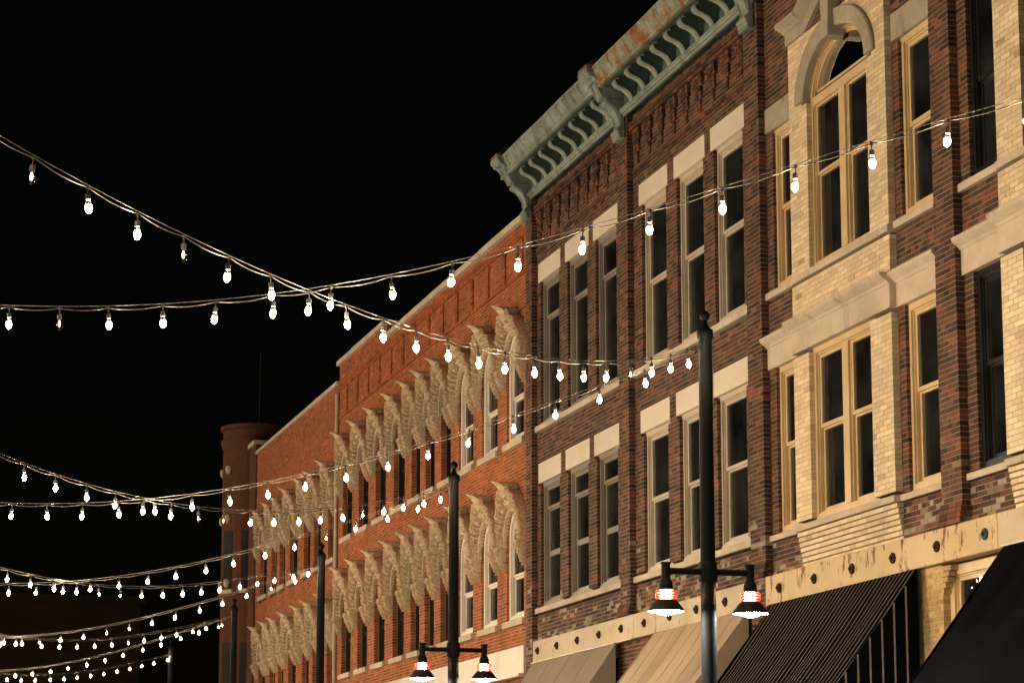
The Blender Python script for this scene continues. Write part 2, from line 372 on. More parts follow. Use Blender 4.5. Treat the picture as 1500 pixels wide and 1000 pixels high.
# ------------------------------------------------------------------ windows
def frame_path(x0, x1, z0, zs, rise, inset, n=18):
    """closed outline of an opening, arched if rise"""
    a, b = x0 + inset, x1 - inset
    pts = [(a, z0 + inset)]
    if rise:
        c, h, r = (x0 + x1) / 2, (x1 - x0) / 2 - inset, max(.02, rise - inset)
        pts += [(c - h * math.cos(math.pi * k / n), zs + r * math.sin(math.pi * k / n)) for k in range(n + 1)]
    else: pts += [(a, zs - inset), (b, zs - inset)]
    return pts + [(b, z0 + inset)]
def ring(mb, outer, inner, y0, y1):
    n = len(outer)
    mb.loft([[(x, y0, z) for x, z in outer], [(x, y0, z) for x, z in inner], [(x, y1, z) for x, z in inner], [(x, y1, z) for x, z in outer], [(x, y0, z) for x, z in outer]], close=True, caps=False)
def window(bld, x0, x1, z0, z1, yf, mat, rails=(), rise=0, mull=None, casing=.085, curtain=None, sash=.05, name='window', label=None):
    """sash window: casing, stepped sashes, rails, one pane per light. z1 = spring line when arched"""
    mb = MB()
    ring(mb, frame_path(x0, x1, z0, z1, rise, 0), frame_path(x0, x1, z0, z1, rise, casing), yf, yf + .14)
    ring(mb, frame_path(x0, x1, z0, z1, rise, casing), frame_path(x0, x1, z0, z1, rise, casing + .022), yf + .03, yf + .14)
    if mull:
        for m in mull: mb.box(m - .1, m + .1, yf + .012, yf + .14, z0 + casing + .024, z1 - casing - .024 if not rise else z1 - .03); mb.box(m - .13, m + .13, yf + .045, yf + .135, z0 + casing + .024, z1 - casing - .024 if not rise else z1 - .032)
    w = mb.build(name, mat, bld, label=label)
    ci = casing + .024
    edges = [x0 + ci] + [e for m in (mull or []) for e in (m - .132, m + .132)] + [x1 - ci]
    for k in range(0, len(edges), 2):
        a, b = edges[k], edges[k + 1]
        zt = z1 - ci if not rise or mull else z1 + rise - ci
        levels = [z0 + ci] + sorted(rails) + [zt]
        for j in range(len(levels) - 1):
            p, q = levels[j], levels[j + 1]
            top = (j == len(levels) - 2)
            ys = yf + (.05 if top else .085)
            sb = MB()
            if rise and top and not mull:
                o = [(xx, max(zz, p)) for xx, zz in frame_path(x0, x1, z0, z1, rise, ci)]; i2 = [(xx, max(zz, p + sash)) for xx, zz in frame_path(x0, x1, z0, z1, rise, ci + sash)]
                ring(sb, o, i2, ys, ys + .04)
                sb.build('sash', mat, w)
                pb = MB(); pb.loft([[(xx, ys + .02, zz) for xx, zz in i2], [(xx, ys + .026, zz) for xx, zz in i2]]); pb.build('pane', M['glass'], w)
            else:
                if top and j: p -= .02
                ring(sb, [(a, p), (a, q), (b, q), (b, p)], [(a + sash, p + sash * 1.1), (a + sash, q - sash), (b - sash, q - sash), (b - sash, p + sash * 1.1)], ys, ys + .04)
                sb.build('sash', mat, w)
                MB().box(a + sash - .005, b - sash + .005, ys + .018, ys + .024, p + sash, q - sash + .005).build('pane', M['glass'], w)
    if rise and mull:      # fan light above the transom
        o = frame_path(x0, x1, z1, z1, rise, ci); o = [(xx, max(zz, z1 + .02)) for xx, zz in o]; i2 = [(xx, max(zz, z1 + .075)) for xx, zz in frame_path(x0, x1, z1, z1, rise, ci + sash)]
        sb = MB(); ring(sb, o, i2, yf + .05, yf + .09); sb.box(x0 + casing * .6, x1 - casing * .6, yf + .004, yf + .128, z1 - ci - .012, z1 + .026); sb.build('transom', mat, w)
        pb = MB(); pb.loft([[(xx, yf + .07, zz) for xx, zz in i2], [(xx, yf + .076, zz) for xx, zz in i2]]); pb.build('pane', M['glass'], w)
    if curtain:
        for (ca, cb, ct, cbm) in curtain:
            n = 24; X = [x0 + (x1 - x0) * (ca + (cb - ca) * i / n) for i in range(n + 1)]
            cbmesh = MB()
            cbmesh.loft([[(x, yf + .19 + .018 * math.sin(i * 2.1), z0 + (z1 - z0) * zz) for i, x in enumerate(X)] for zz in (cbm, ct)], close=False, caps=False)
            cbmesh.build('curtain', M['curtain'], w)
    return w
def body(bld, x0, x1, zt, y0=.9, y1=13, name='house_body'):
    mb = MB(); mb.box(x0, x1, y0, y1, 0, zt)
    o = mb.build(name, M['room'], bld)
    MB().box(x0, x1, .31, y1, zt + .002, zt + .18).build('roof', M['roof'], bld)
    mb = MB()
    for x in (x0, x1 - .2): mb.box(x + .003, x + .197, .31, y0 - .003, 0, zt)
    mb.build('party_wall', M['room'], bld)
    return o

# ================================================================== the ground
MB().box(-420, 120, -160, 200, -.5, -.02).build('ground', M['soil'], kind='structure')
MB().box(-200, 60, -15.6, -4.6, -.3, -.012).build('road', M['asphalt'], kind='structure')
MB().box(-200, 60, -4.45, .6, -.3, .12).build('pavement', M['concrete'], kind='structure')
MB().box(-200, 60, -4.6, -4.452, -.3, .125).build('kerb', M['kerb'], kind='structure')
MB().box(-200, 60, -21, -15.75, -.3, .12).build('pavement', M['concrete'], kind='structure')
MB().box(-200, 60, -15.748, -15.6, -.3, .125).build('kerb', M['kerb'], kind='structure')
for i in range(14):
    MB().box(-130 + i * 11, -127 + i * 11, -10.16, -10.04, -.014, -.008).build('road_marking', M['paint'], kind='structure')

# ================================================================== building B: dark brown brick, green cornice
B = thing('brick_building', 'dark brown brick building with stone lintels and green bracketed metal cornice', 'building', (-38.6, 0, 0))
PIL = [(-44.75, -44.35), (-39.04, -38.53), (-33.04, -32.46)]
BAY = [(-44.35, -39.04), (-38.53, -33.04)]
LIN = [[(-44.23, -42.78), (-42.48, -41.03), (-40.76, -39.36)], [(-38.21, -36.76), (-36.45, -35.0), (-34.745, -33.29)]]
def opening(l): return l[0] + .12, l[1] - .10
holesB = []
for bay in LIN:
    for l in bay:
        a, b = opening(l)
        holesB += [rect(a, b, 6.10, 8.49), rect(a, b, 9.63, 12.46), rect(l[0], l[1], 8.486, 8.88), rect(l[0], l[1], 12.452, 12.83)]
for (a, b), bay in zip(BAY, LIN):
    holesB += [rect(a, b, 5.975, 6.10), rect(a, b, 9.50, 9.63)]
    lay(B, a, b, 5.452, 14.18, 0, holesB, PAL_BROWN, M['mortar'], pale_below=(5.45, 6.6))
    # stone sills running between the pilasters
    for k, (z0, z1) in enumerate(((5.977, 6.10), (9.502, 9.63))):
        bevel(MB().extr_x([(-.055, z0), (-.055, z1 - .02), (.10, z1), (.29, z1), (.29, z0)], a + .004, b - .004).build('stone_sill', M['lime'], B), .006)
    for l in bay:
        for (z0, z1) in ((8.49, 8.88), (12.455, 12.83)):
            bevel(MB().box(l[0] + .003, l[1] - .003, -.012, .29, z0, z1 - .003).build('stone_lintel', M['lintel'], B), .006)
    # corbel table: stepped clusters of projecting headers, band courses below
    n = round((b - a) / .60); st = (b - a) / n; ch = .0687
    L = BRICKS[(B.name, 'brick')][1]
    for k in range(n):
        cx = a + (k + .5) * st
        for r in range(9):
            z0 = 13.22 + r * .069; w = (1 if r < 3 else 2 if r < 6 else 3); pr = .018 + .006 * r
            for j in range(w):
                xx = cx + (j - (w - 1) / 2) * .115
                L.append((xx - .052, xx + .052, z0 + .005, z0 + .064, -pr, pr + .02, pick(PAL_BROWN)))
    for z0, pr in ((13.02, .014), (13.09, .024), (13.86, .075), (13.93, .09)):
        x = a + .01
        while x < b - .03:
            q = min(x + .216, b - .006); L.append((x, q, z0 + .005, z0 + .064, -pr, pr + .02, pick(PAL_BROWN))); x += .226
for (a, b) in PIL:
    lay(B, a, b, 0.13 if b < -40 or a > -34 else 5.452, 14.18, -.11, [], PAL_BROWN, M['mortar'], depth=.12, tall=.41, pale_below=(5.0, 6.8))
    L = BRICKS[(B.name, 'brick')][1]
    if b > -44:
        for r in range(3):              # stepped foot of the pilaster
            x = a - .03
            while x < b + .02:
                q = min(x + .216, b + .03); L.append((x, q, 5.455 + r * .069, 5.514 + r * .069, -.165 + r * .015, .06, pick(PAL_BROWN))); x += .226
# windows
rnd = random.Random(3)
for bi, bay in enumerate(LIN):
    for l in bay:
        a, b = opening(l)
        cu = [(0.03, rnd.uniform(.3, .55), .97, .05)] if rnd.random() < .5 else [(.03, .97, .97, rnd.uniform(.4, .7))]
        m2 = M['grey'] if bi == 0 else M['taupe']
        window(B, a - .03, b + .03, 6.10, 8.487, .06, m2, rails=(7.1, 7.98) if bi == 0 else (7.33,), curtain=cu)
        cu = [[(0.1, rnd.uniform(.2, .4), .97, .05)], [(.05, .95, .98, rnd.uniform(.55, .8))], [(.08, .3, .97, .04), (.7, .94, .97, .04)], None][rnd.randrange(4)]
        window(B, a - .03, b + .03, 9.63, 12.452, .06, m2, rails=(11.72,) if bi == 0 else (11.07,), curtain=cu)
body(B, -44.74, -32.47, 14.3)
# cast iron beam with rosettes
def rosette(parent, x, z, y, mat, r=.062, name='rosette'):
    mb = MB()
    for k in range(8):
        t = k * math.pi / 4
        mb.lathe([(.002, -.0), (.030, .004), (.034, .018), (.022, .034), (.002, .038)], 6, 0, 0, 0)
        for i in range(len(mb.v) - 30, len(mb.v)):
            px, pz, py = mb.v[i]; mb.v[i] = (x + px * .9 + .045 * math.cos(t), y - py, z + pz * .9 + .045 * math.sin(t))
    mb.lathe([(.002, 0), (.030, .0), (.030, .05), (.02, .062), (.002, .064)], 8)
    for i in range(len(mb.v) - 40, len(mb.v)):
        px, pz, py = mb.v[i]; mb.v[i] = (x + px, y - py, z + pz)
    return mb.build(name, mat, parent)
bm = bevel(MB().box(-44.34, -38.42, -.10, .28, 5.04, 5.449).build('iron_beam', M['beam2'], B, label='rust-stained cream iron beam'), .008)
bm2 = bevel(MB().box(-38.416, -32.465, -.095, .28, 5.04, 5.447).build('iron_beam', M['beam2'], B), .008)
for x in (-43.98, -42.74, -41.49, -40.24, -39.02): rosette(bm, x, 5.25, -.10, M['iron'])
for x in (-37.84, -36.6, -35.37, -34.12): rosette(bm2, x, 5.245, -.095, M['iron'])
MB().box(-44.3, -38.5, -.115, -.1, 5.032, 5.05).build('drip_edge', M['white'], B)
# shopfront under the beam
holesS = [rect(-43.9, -39.6, .5, 5.0), rect(-38.1, -37.0, 3.2, 4.93), rect(-36.6, -33.5, .5, 5.0)]
lay(B, -44.34, -32.47, .13, 5.03, .02, holesS, PAL_BROWN, M['mortar'])
window(B, -38.1, -37.0, 3.2, 4.93, .10, M['white'], rails=(4.1,), curtain=[(.1, .9, .97, .03)])
window(B, -43.9, -39.6, .5, 5.0, .12, M['grey'], mull=(-41.75,), casing=.09)
window(B, -36.6, -33.5, .5, 5.0, .12, M['grey'], mull=(-35.05,), casing=.09)

# cornice of sheet metal
CO = MB()
CO.extr_x([(-.11, 14.16), (-.15, 14.16), (-.155, 14.195), (-.185, 14.20), (-.20, 14.23), (-.215, 14.235), (-.215, 14.275), (-.19, 14.295), (-.14, 14.30), (-.11, 14.30)], -44.62, -32.55)
cor = CO.build('cornice', M['copper'], B)
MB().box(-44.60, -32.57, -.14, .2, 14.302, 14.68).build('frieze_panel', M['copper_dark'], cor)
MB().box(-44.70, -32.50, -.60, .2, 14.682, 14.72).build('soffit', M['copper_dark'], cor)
def crown(x0, x1, mat, name='crown_moulding'):
    prof = [(-.54, 14.655), (-.60, 14.655), (-.605, 14.71), (-.59, 14.72), (-.60, 14.74), (-.625, 14.75), (-.64, 14.79), (-.68, 14.83), (-.71, 14.88), (-.715, 14.93), (-.74, 14.94), (-.745, 14.985), (-.54, 14.99)]
    rings = []; n = int((x1 - x0) / .03)
    for i in range(n + 1):
        x = x0 + (x1 - x0) * i / n; ph = (x / .42) % 1; k = .03 * (1 if ph < .16 else 0) + .008 * math.sin(x * 31)
        rings.append([(x, y - (k if 14.735 < z < 14.935 else 0), z + .006 * math.sin(x * 2.3)) for y, z in prof])
    MB().loft(rings).build(name, mat, cor)
crown(-44.84, -38.95, M['copper']); crown(-38.62, -35.9, M['copper_rust']); crown(-35.895, -34.2, M['copper_rust']); crown(-34.195, -32.55, M['copper'])
# S-shaped modillions
def modillion():
    key = [(-.195, 14.275), (-.212, 14.325), (-.245, 14.378), (-.295, 14.422), (-.355, 14.455), (-.42, 14.476), (-.475, 14.496), (-.508, 14.535), (-.512, 14.58), (-.485, 14.612), (-.445, 14.622)]
    side = MB().extr_x(key + [(-.40, 14.68), (-.145, 14.68), (-.145, 14.275)], -.055, .055)
    rb = MB(); rings = []; n = len(key) - 1
    for i, (y, z) in enumerate(key):
        p, q = key[max(i - 1, 0)], key[min(i + 1, n)]; d = np.array([q[0] - p[0], q[1] - p[1]]); d /= np.linalg.norm(d); nn = np.array([d[1], -d[0]])
        if nn[0] > 0 and i < 9: nn = -nn
        o = np.array([y, z]); a = o + nn * .020; b = o - nn * .010
        rings.append([(-.085, a[0], a[1]), (.085, a[0], a[1]), (.085, b[0], b[1]), (-.085, b[0], b[1])])
    rb.loft(rings)
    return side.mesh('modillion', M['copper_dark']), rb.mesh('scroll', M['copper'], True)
ms, mr_ = modillion()
for x in [-43.70 + .64 * k for k in range(8)] + [-37.99 + .655 * k for k in range(8)]:
    put('modillion', ms, cor, (x, 0, 0)); put('modillion_scroll', mr_, cor, (x, 0, 0))
cor_off = cor.location.copy()
for o in cor.children:
    if o.name.startswith('modillion'): o.location = (o.location[0], 0, 0)
for cx in (-44.50, -38.78, -32.74):                   # large end and centre brackets
    x0, x1 = cx - .17, cx + .17
    foot = [(-.12, 13.77), (-.225, 13.77), (-.235, 13.80), (-.215, 13.815), (-.25, 13.85), (-.235, 13.875), (-.27, 13.91), (-.26, 13.95), (-.215, 13.98), (-.20, 14.05), (-.12, 14.05)]
    scr = [(-.12, 14.052), (-.20, 14.052), (-.205, 14.11), (-.235, 14.20), (-.29, 14.29), (-.36, 14.355), (-.42, 14.385), (-.46, 14.41), (-.47, 14.45), (-.43, 14.47), (-.12, 14.47)]
    pan = [(-.12, 14.472), (-.46, 14.472), (-.50, 14.50), (-.64, 14.76), (-.12, 14.76)]
    cap = [(-.12, 14.762), (-.68, 14.762), (-.70, 14.80), (-.78, 14.83), (-.80, 14.88), (-.84, 14.90), (-.845, 14.955), (-.83, 15.0), (-.12, 15.0)]
    br = MB().extr_x(foot, x0 - .02, x1 + .02).extr_x(scr, x0, x1).extr_x(pan, x0 + .02, x1 - .02).extr_x(cap, x0 - .08, x1 + .08).build('bracket', M['copper'], cor)
    bevel(br, .01)
    rl = MB()
    for xx in (x0 + .035, x1 - .035): rl.tube([(xx, y - .006, z) for y, z in ((-.50, 14.50), (-.64, 14.755))], .022, 6); rl.tube([(xx, y - .004, z) for y, z in scr[1:9]], .018, 6)
    rl.box(x0 + .03, x1 - .03, -.522, -.49, 14.475, 14.53)
    rl.build('bracket_rib', M['copper'], cor)
    MB().loft([[(cx + sx * h, -.60 + sy * h, z) for sx, sy in ((-1, -1), (1, -1), (1, 1), (-1, 1))] for h, z in ((.24, 15.002), (.24, 15.03), (.015, 15.24))]).build('bracket_cap', M['copper_rust'], cor)

# ================================================================== building A: brown brick with cream brick bays
A = thing('bay_building', 'brown brick building with projecting cream brick bays and tall arched window', 'building', (-28, 0, 0))
ZT = 17.0
def section(o, fm, first):
    x = lambda v: v + o                 # v given for the first bay
    hw = [rect(x(-32.2), x(-31.31), 6.06, 8.49), rect(x(-32.2), x(-31.31), 9.655, 12.07), rect(x(-27.85), x(-26.73), 6.06, 8.49), rect(x(-27.85), x(-26.73), 9.655, 12.07)]
    for a, b in ((-32.46, -31.31), (-28.05, -26.73)):
        hw += [rect(x(a), x(b), 5.953, 6.06), rect(x(a), x(b), 9.533, 9.655), rect(x(a), x(b), 12.068, 12.45), rect(x(a), x(b), 8.486, 8.955)]
    for a, b in ((-32.46, -31.31), (-28.05, -26.73)):
        lay(A, x(a), x(b), 5.452, ZT, 0, hw, PAL_BROWN, M['mortar'], pale_below=(5.45, 6.3))
        for z0, z1 in ((5.955, 6.058), (9.535, 9.653)):
            bevel(MB().extr_x([(-.05, z0), (-.05, z1 - .018), (.1, z1), (.29, z1), (.29, z0)], x(a) + .003, x(b) - .003).build('stone_sill', M['lime'], A), .006)
        bevel(MB().box(x(a) + .01, x(b) - .003, -.015, .29, 12.07, 12.447).build('stone_lintel', M['lime_old'], A), .008)
        # small entablature
        pr = [(-.03, 8.49), (-.03, 8.80), (-.05, 8.812), (-.065, 8.84), (-.10, 8.865), (-.145, 8.90), (-.155, 8.915), (-.155, 8.95), (.29, 8.952), (.29, 8.49)]
        MB().extr_x(pr, x(a) + (.0 if a < -30 else .002), x(b) - .003).build('entablature', M['lime'], A)
    # pilaster at the right
    lay(A, x(-26.73), x(-26.18), 5.452, ZT, -.11, [], PAL_BROWN, M['mortar'], depth=.12, tall=.41, pale_below=(5.4, 6.4))
    L = BRICKS[(A.name, 'brick')][1]
    for r in range(4):
        xx = x(-26.73) - .02
        while xx < x(-26.18): q = min(xx + .216, x(-26.16)); L.append((xx, q, 5.455 + r * .069, 5.514 + r * .069, -.165 + r * .013, .06, pick(PAL_BROWN))); xx += .226
    # cream brick bay
    bx0, bx1 = x(-31.31), x(-28.05)
    hb = [rect(x(-30.76), x(-28.70), 6.06, 8.49), arch(x(-30.84), x(-28.47), 12.06, 12.06, .86), rect(x(-30.67), x(-28.64), 9.62, 12.08), rect(bx0, bx1, 9.505, 9.62), rect(bx0, bx1, 5.95, 6.06), rect(bx0, bx1, 8.486, 8.955)]
    lay(A, bx0, bx1, 5.95, 13.06, -.10, hb, PAL_CREAM, M['mortar_dark'], 'glaze', depth=.21, tall=.26, proud=.0006, joint=.0065, rec=.0035, heads=False)
    # brown brick gable field above, corbelled cream courses below
    lay(A, bx0, bx1, 13.06, ZT, -.06, [rect(bx0, x(-30.66), 13.06, 13.34), rect(x(-28.70), bx1, 13.06, 13.34)], PAL_BROWN, M['mortar'], depth=.16, tall=.36)
    lay(A, bx0, bx1, 5.452, 5.948, .0, [], PAL_CREAM, M['mortar_dark'], 'glaze', depth=.12, tall=.3, proud=.0015, joint=.017, jx=.004, heads=False, rec=.02, yrow=lambda i: -.013 * i - .010)
    for z0, z1 in ((5.952, 6.058), (9.507, 9.618)):
        for a, b in ((bx0 - .01, x(-30.9)), (x(-30.897), x(-28.52)), (x(-28.517), bx1 + .01)):
            bevel(MB().extr_x([(-.135, z0), (-.135, z1 - .02), (0, z1), (.29, z1), (.29, z0)], a, b).build('stone_sill', M['lime'], A), .005)
    pr = [(-.125, 8.49), (-.125, 8.80), (-.145, 8.812), (-.16, 8.84), (-.20, 8.865), (-.25, 8.90), (-.265, 8.915), (-.265, 8.952), (.29, 8.954), (.29, 8.49)]
    MB().extr_x(pr, bx0 - .012, bx1 + .012).build('entablature', M['lime'], A, label='moulded limestone band over the lower bay windows')
    # windows
    cu = lambda: [(.03, rnd.uniform(.35, .6), .97, .04)] if rnd.random() < .6 else [(.03, .97, .97, rnd.uniform(.45, .75))]
    window(A, x(-32.22), x(-31.29), 6.06, 8.488, .05, fm, rails=(7.33,), curtain=cu())
    window(A, x(-32.22), x(-31.29), 9.655, 12.068, .05, fm, rails=(10.87,), curtain=cu())
    window(A, x(-27.87), x(-26.71), 6.06, 8.488, .05, fm, rails=(7.35,), curtain=cu())
    window(A, x(-27.87), x(-26.71), 9.655, 12.068, .05, fm, rails=(10.86,), curtain=cu())
    window(A, x(-30.78), x(-28.68), 6.06, 8.488, -.025, fm, rails=(7.36,), mull=(x(-29.73),), curtain=[(.05, .2, .97, .04), (.56, .7, .97, .04)])
    window(A, x(-30.69), x(-28.62), 9.62, 12.06, -.025, fm, rails=(10.97,), rise=.78, casing=.062, sash=.036, mull=(x(-29.655),), curtain=[(.05, .22, .97, .04)], label='paired sash window under a round fanlight')
    # stone arch hood with keystone
    c = x(-29.655); n = 36; hd = MB(); rings = []
    for k in range(n + 1):
        t = math.pi * k / n; ct, s_ = -math.cos(t), math.sin(t)
        P = lambda a, r: (c + a * ct, 12.06 + r * s_)
        (xi, zi), (xo, zo) = P(1.05, .73), P(1.325, .985)
        rings.append([(xi, .03, zi), (xi, -.135, zi), (xi * .93 + xo * .07, -.155, zi * .93 + zo * .07), (xo * .93 + xi * .07, -.165, zo * .93 + zi * .07), (xo, -.145, zo), (xo, .03, zo)])
    hd.loft(rings).build('arch_hood', M['lime_old'], A)
    bevel(MB().extr_y([(c - .10, 12.66), (c + .10, 12.66), (c + .17, 13.75), (c - .17, 13.75)], -.25, .02).build('keystone', M['lime_old'], A), .012)
    bd = MB()
    for k in range(2, 59):
        t = math.pi * k / 60; px, pz = c - 1.025 * math.cos(t), 12.06 + .71 * math.sin(t)
        bd.loft([[(px - .011, y, pz - .011), (px + .011, y, pz - .011), (px + .011, y, pz + .011), (px - .011, y, pz + .011)] for y in (-.045, -.02)])
    bd.build('bead_trim', M['cream'] if first else fm, A)
    # gable: end blocks and raking cornice
    for s_, xe, xi in ((-1, bx0, x(-30.66)), (1, bx1, x(-28.70))):
        a, b = (xe - .03, xi) if s_ < 0 else (xi, xe + .03)
        prf = [(-.13, 13.065), (-.13, 13.22), (-.17, 13.235), (-.20, 13.265), (-.27, 13.30), (-.29, 13.31), (-.29, 13.37), (.05, 13.372), (.05, 13.065)]
        MB().extr_x(prf, a, b).build('gable_block', M['lime_old'], A)
        r0 = []; 
        for t in (0, 1):
            xx = xi + (c - xi) * t; zz = 13.07 + .53 * abs(c - xi) * t
            r0.append([(xx, -.12, zz), (xx, -.14, zz + .14), (xx, -.19, zz + .18), (xx, -.27, zz + .24), (xx, -.28, zz + .31), (xx, .04, zz + .32), (xx, .04, zz)])
        MB().loft(r0).build('raking_cornice', M['lime_old'], A)
section(0, M['cream'], True)
section(6.28, M['black'], False)
body(A, -32.45, -19.9, 17.2)
ba = bevel(MB().box(-32.462, -25.3, -.12, .28, 5.03, 5.449).build('iron_beam', M['beam'], A, label='cream painted iron beam with rust spots and rosettes'), .008)
bb = bevel(MB().box(-25.296, -19.9, -.115, .28, 5.03, 5.447).build('iron_beam', M['beam2'], A), .008)
for i, xx in enumerate((-31.92, -30.66, -29.395, -28.125, -26.86, -25.585)): rosette(ba, xx, 5.235, -.12, M['iron_green'] if i == 5 else M['iron'])
# shop front below: painted brick pier, cream framed window
PAL_YEL = [((.50, .345, .16), 3), ((.56, .40, .20), 2)]
lay(A, -27.72, -26.93, .13, 5.02, -.03, [], PAL_YEL, M['cream'], 'brick', depth=.1, tall=.3, joint=.006)
L = BRICKS[(A.name, 'brick')][1]
for r in range(5): L.append((-26.93, -26.93 + .05 * (r + 1), 4.66 + r * .069, 4.722 + r * .069, -.04, .1, (.52, .36, .17)))
holesS = [rect(-32.0, -27.8, .5, 4.98), rect(-26.93, -25.3, .5, 5.03), rect(-24.9, -20.5, .5, 4.98), rect(-27.8, -26.9, .1, 5.03)]
lay(A, -32.45, -19.9, .13, 5.02, .02, holesS, PAL_BROWN, M['mortar'])
window(A, -26.92, -25.32, .5, 5.0, .06, M['cream'], rails=(3.0,), casing=.12, curtain=[(.1, .9, .98, .75)])
window(A, -32.0, -27.8, .5, 4.98, .12, M['black'], mull=(-29.9,), casing=.09)
window(A, -24.9, -20.5, .5, 4.98, .12, M['black'], mull=(-22.7,), casing=.09)

# ================================================================== building C: orange-red brick, carved window hoods
Cb = thing('red_brick_building', 'orange-red brick building with rows of carved sandstone window hoods', 'building', (-53.8, 0, 0))
Db = thing('red_brick_building', 'farther orange-red brick building with smaller carved hoods and plain brick parapet', 'building', (-69, 0, 0))
def noise3(x, y, z):
    a = math.sin(x * 31.1 + 1.6 * math.sin(z * 41)) * math.sin(z * 37.7 + 1.4 * math.sin(x * 27 + y * 17))
    return math.copysign(abs(a) ** .6, a) * .75 + math.sin(x * 79 + z * 67 + y * 61) * .35
RI, RO, ST = .64, .84, .22
def hood_mesh():
    """arched carved hood, base at z=0; splayed carved face on slim legs, crown leaning out over the street"""
    n = 150; rings = []; ri_z, ro_z = .50, .84
    for k in range(n + 1):
        s_ = k / n
        if s_ < .12: ct, sn, zz = -1, 0, ST * s_ / .12
        elif s_ > .88: ct, sn, zz = 1, 0, ST * (1 - s_) / .12
        else:
            t = math.pi * (s_ - .12) / .76; ct, sn, zz = -math.cos(t), math.sin(t), ST
        p = .15 + .13 * sn ** 1.5
        ph = (s_ * 21) % 1; blk = .055 if ph < .5 else -.045; bd = .03 if (s_ * 42) % 1 < .55 else -.02
        def P(u, y, amp=.0, b=0.0):             # u: 0 inner edge .. 1 outer edge
            hx, hz = RI + (RO - RI) * u, ri_z + (ro_z - ri_z) * u
            x, z = ct * hx, zz + sn * hz
            q = noise3(x, y, z) * amp
            return (x - ct * (q * .8 + b * .5), y - q - b, z - sn * (q * .8 + b * .5))
        rings.append([P(0, .04), P(0, -.055), P(.10, -.075, .004), P(.16, -.085, .02, blk), P(.30, -.09 - (p - .09) * .3, .03, blk), P(.42, -.09 - (p - .09) * .5, .035, blk), P(.53, -.09 - (p - .09) * .7, .035, blk), P(.60, -.09 - (p - .09) * .72, .01, -.03), P(.67, -.09 - (p - .09) * .9, .012, -.02), P(.74, -p, .012, bd), P(.84, -p - .02, .02, bd), P(.94, -p - .01, .02, bd * .7), P(1, -p + .02, .008), P(1, .0)])
    mb = MB().loft(rings)
    kr = []                          # leaning leafy keystone under a small slab
    for z, hw, y in ((.66, .05, -.10), (.72, .09, -.20), (.78, .11, -.235), (.84, .09, -.22), (.90, .12, -.27), (.96, .14, -.30), (1.02, .11, -.29), (1.07, .13, -.34), (1.12, .16, -.40), (1.16, .15, -.45), (1.19, .12, -.485), (1.205, .06, -.49)):
        ring_ = []
        for j in range(9):
            u = j / 8; x = -hw + 2 * hw * u; q = noise3(x * 1.3, z, z * 1.7) * .03
            ring_.append((x, y + .10 * abs(2 * u - 1) ** 2 - q, z - .02 * abs(2 * u - 1)))
        kr.append([(-hw, 0, z - .02)] + ring_ + [(hw, 0, z - .02)])
    mb.loft(kr)
    for sx in (-1, 1):               # volutes at the shoulders and a leaf on each haunch
        for (cx, cz, cy, r) in ((.26, 1.0, -.27, .085), (.50, .84, -.23, .075), (.70, .60, -.20, .07), (.79, .36, -.17, .065)):
            for q in range(3):
                rr = r * (1 - .28 * q); yy = cy - .022 * q
                mb.loft([[(sx * cx + rr * math.cos(2 * math.pi * i / 9) * (1 + .18 * (i % 2)), y, cz + rr * math.sin(2 * math.pi * i / 9) * (1 + .18 * (i % 2))) for i in range(9)] for y in (yy + .05, yy)])
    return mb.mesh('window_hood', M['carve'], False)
def bracket_mesh():
    rings = []
    for k in range(25):
        t = k / 24; z = -.46 * t
        w = .125 - .065 * t; p = .20 * (1 - t) ** .9 + .04
        if k in (0, 1): w, p = .135, .225
        ring_ = []
        for j in range(11):
            u = j / 10; x = -w + 2 * w * u; y = -p * (1 - .12 * abs(2 * u - 1) ** 3)
            q = noise3(x * 1.6, y * .5, z * 1.5) * (.05 if k > 1 else .004)
            ring_.append((x, y - q, z))
        rings.append([(-w, .0, z)] + ring_ + [(w, .0, z)])
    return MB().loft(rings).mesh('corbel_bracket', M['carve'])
HM, BM_ = hood_mesh(), bracket_mesh()
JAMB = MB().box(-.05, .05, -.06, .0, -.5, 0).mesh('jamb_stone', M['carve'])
def hooded(bld, cx, sx, zbase, scale, zsill, white):
    """window with its hood; returns the holes for the wall"""
    h = put('window_hood', HM, bld, (cx - bld.location[0], -.002, zbase)); h.scale = (sx, 1.0, scale)
    for s_ in (-1, 1):
        b = put('corbel_bracket', BM_, h, (s_ * (RI + .125 / max(sx, .8)), 0, -.001)); b.scale = (min(1.0, .8 / sx) if sx > .9 else 1.05, 1, 1)
    ri = RI * sx; zs = zbase + ST * scale; rise = .50 * scale
    m = M['white'] if white else M['black']
    window(bld, cx - ri, cx + ri, zsill, zs, .05 if white else .12, m, rails=(zsill + (zs - zsill) * .52,), rise=rise, casing=.12 if white else .07, curtain=[(.1, .3, .97, .05)] if white else None, sash=.05)
    bevel(MB().box(cx - ri - .10, cx + ri + .10, -.08, .045, zsill - .11, zsill + .02).build('stone_sill', M['lime'], bld), .008)
    return [arch(cx - ri, cx + ri, zsill, zs, rise + .02), rect(cx - ri - .10, cx + ri + .10, zsill - .113, zsill)]
CW = [(-45.88, .95), (-47.80, .95), (-49.70, .95), (-51.42, .66), (-52.86, .66), (-54.22, .66), (-55.88, .88), (-57.86, .88), (-59.80, .88), (-61.72, .88)]
hC = []
for i, (cx, w) in enumerate(CW):
    hC += hooded(Cb, cx, w, 11.13, 1.0, 9.57, i < 3)
    hC += hooded(Cb, cx, w, 7.50, 1.05, 5.98, i < 3)
lay(Cb, -62.9, -44.752, 5.452, 13.95, 0, hC, PAL_RED, M['mortar_red'], tall=.3, joint=.015, heads=False)
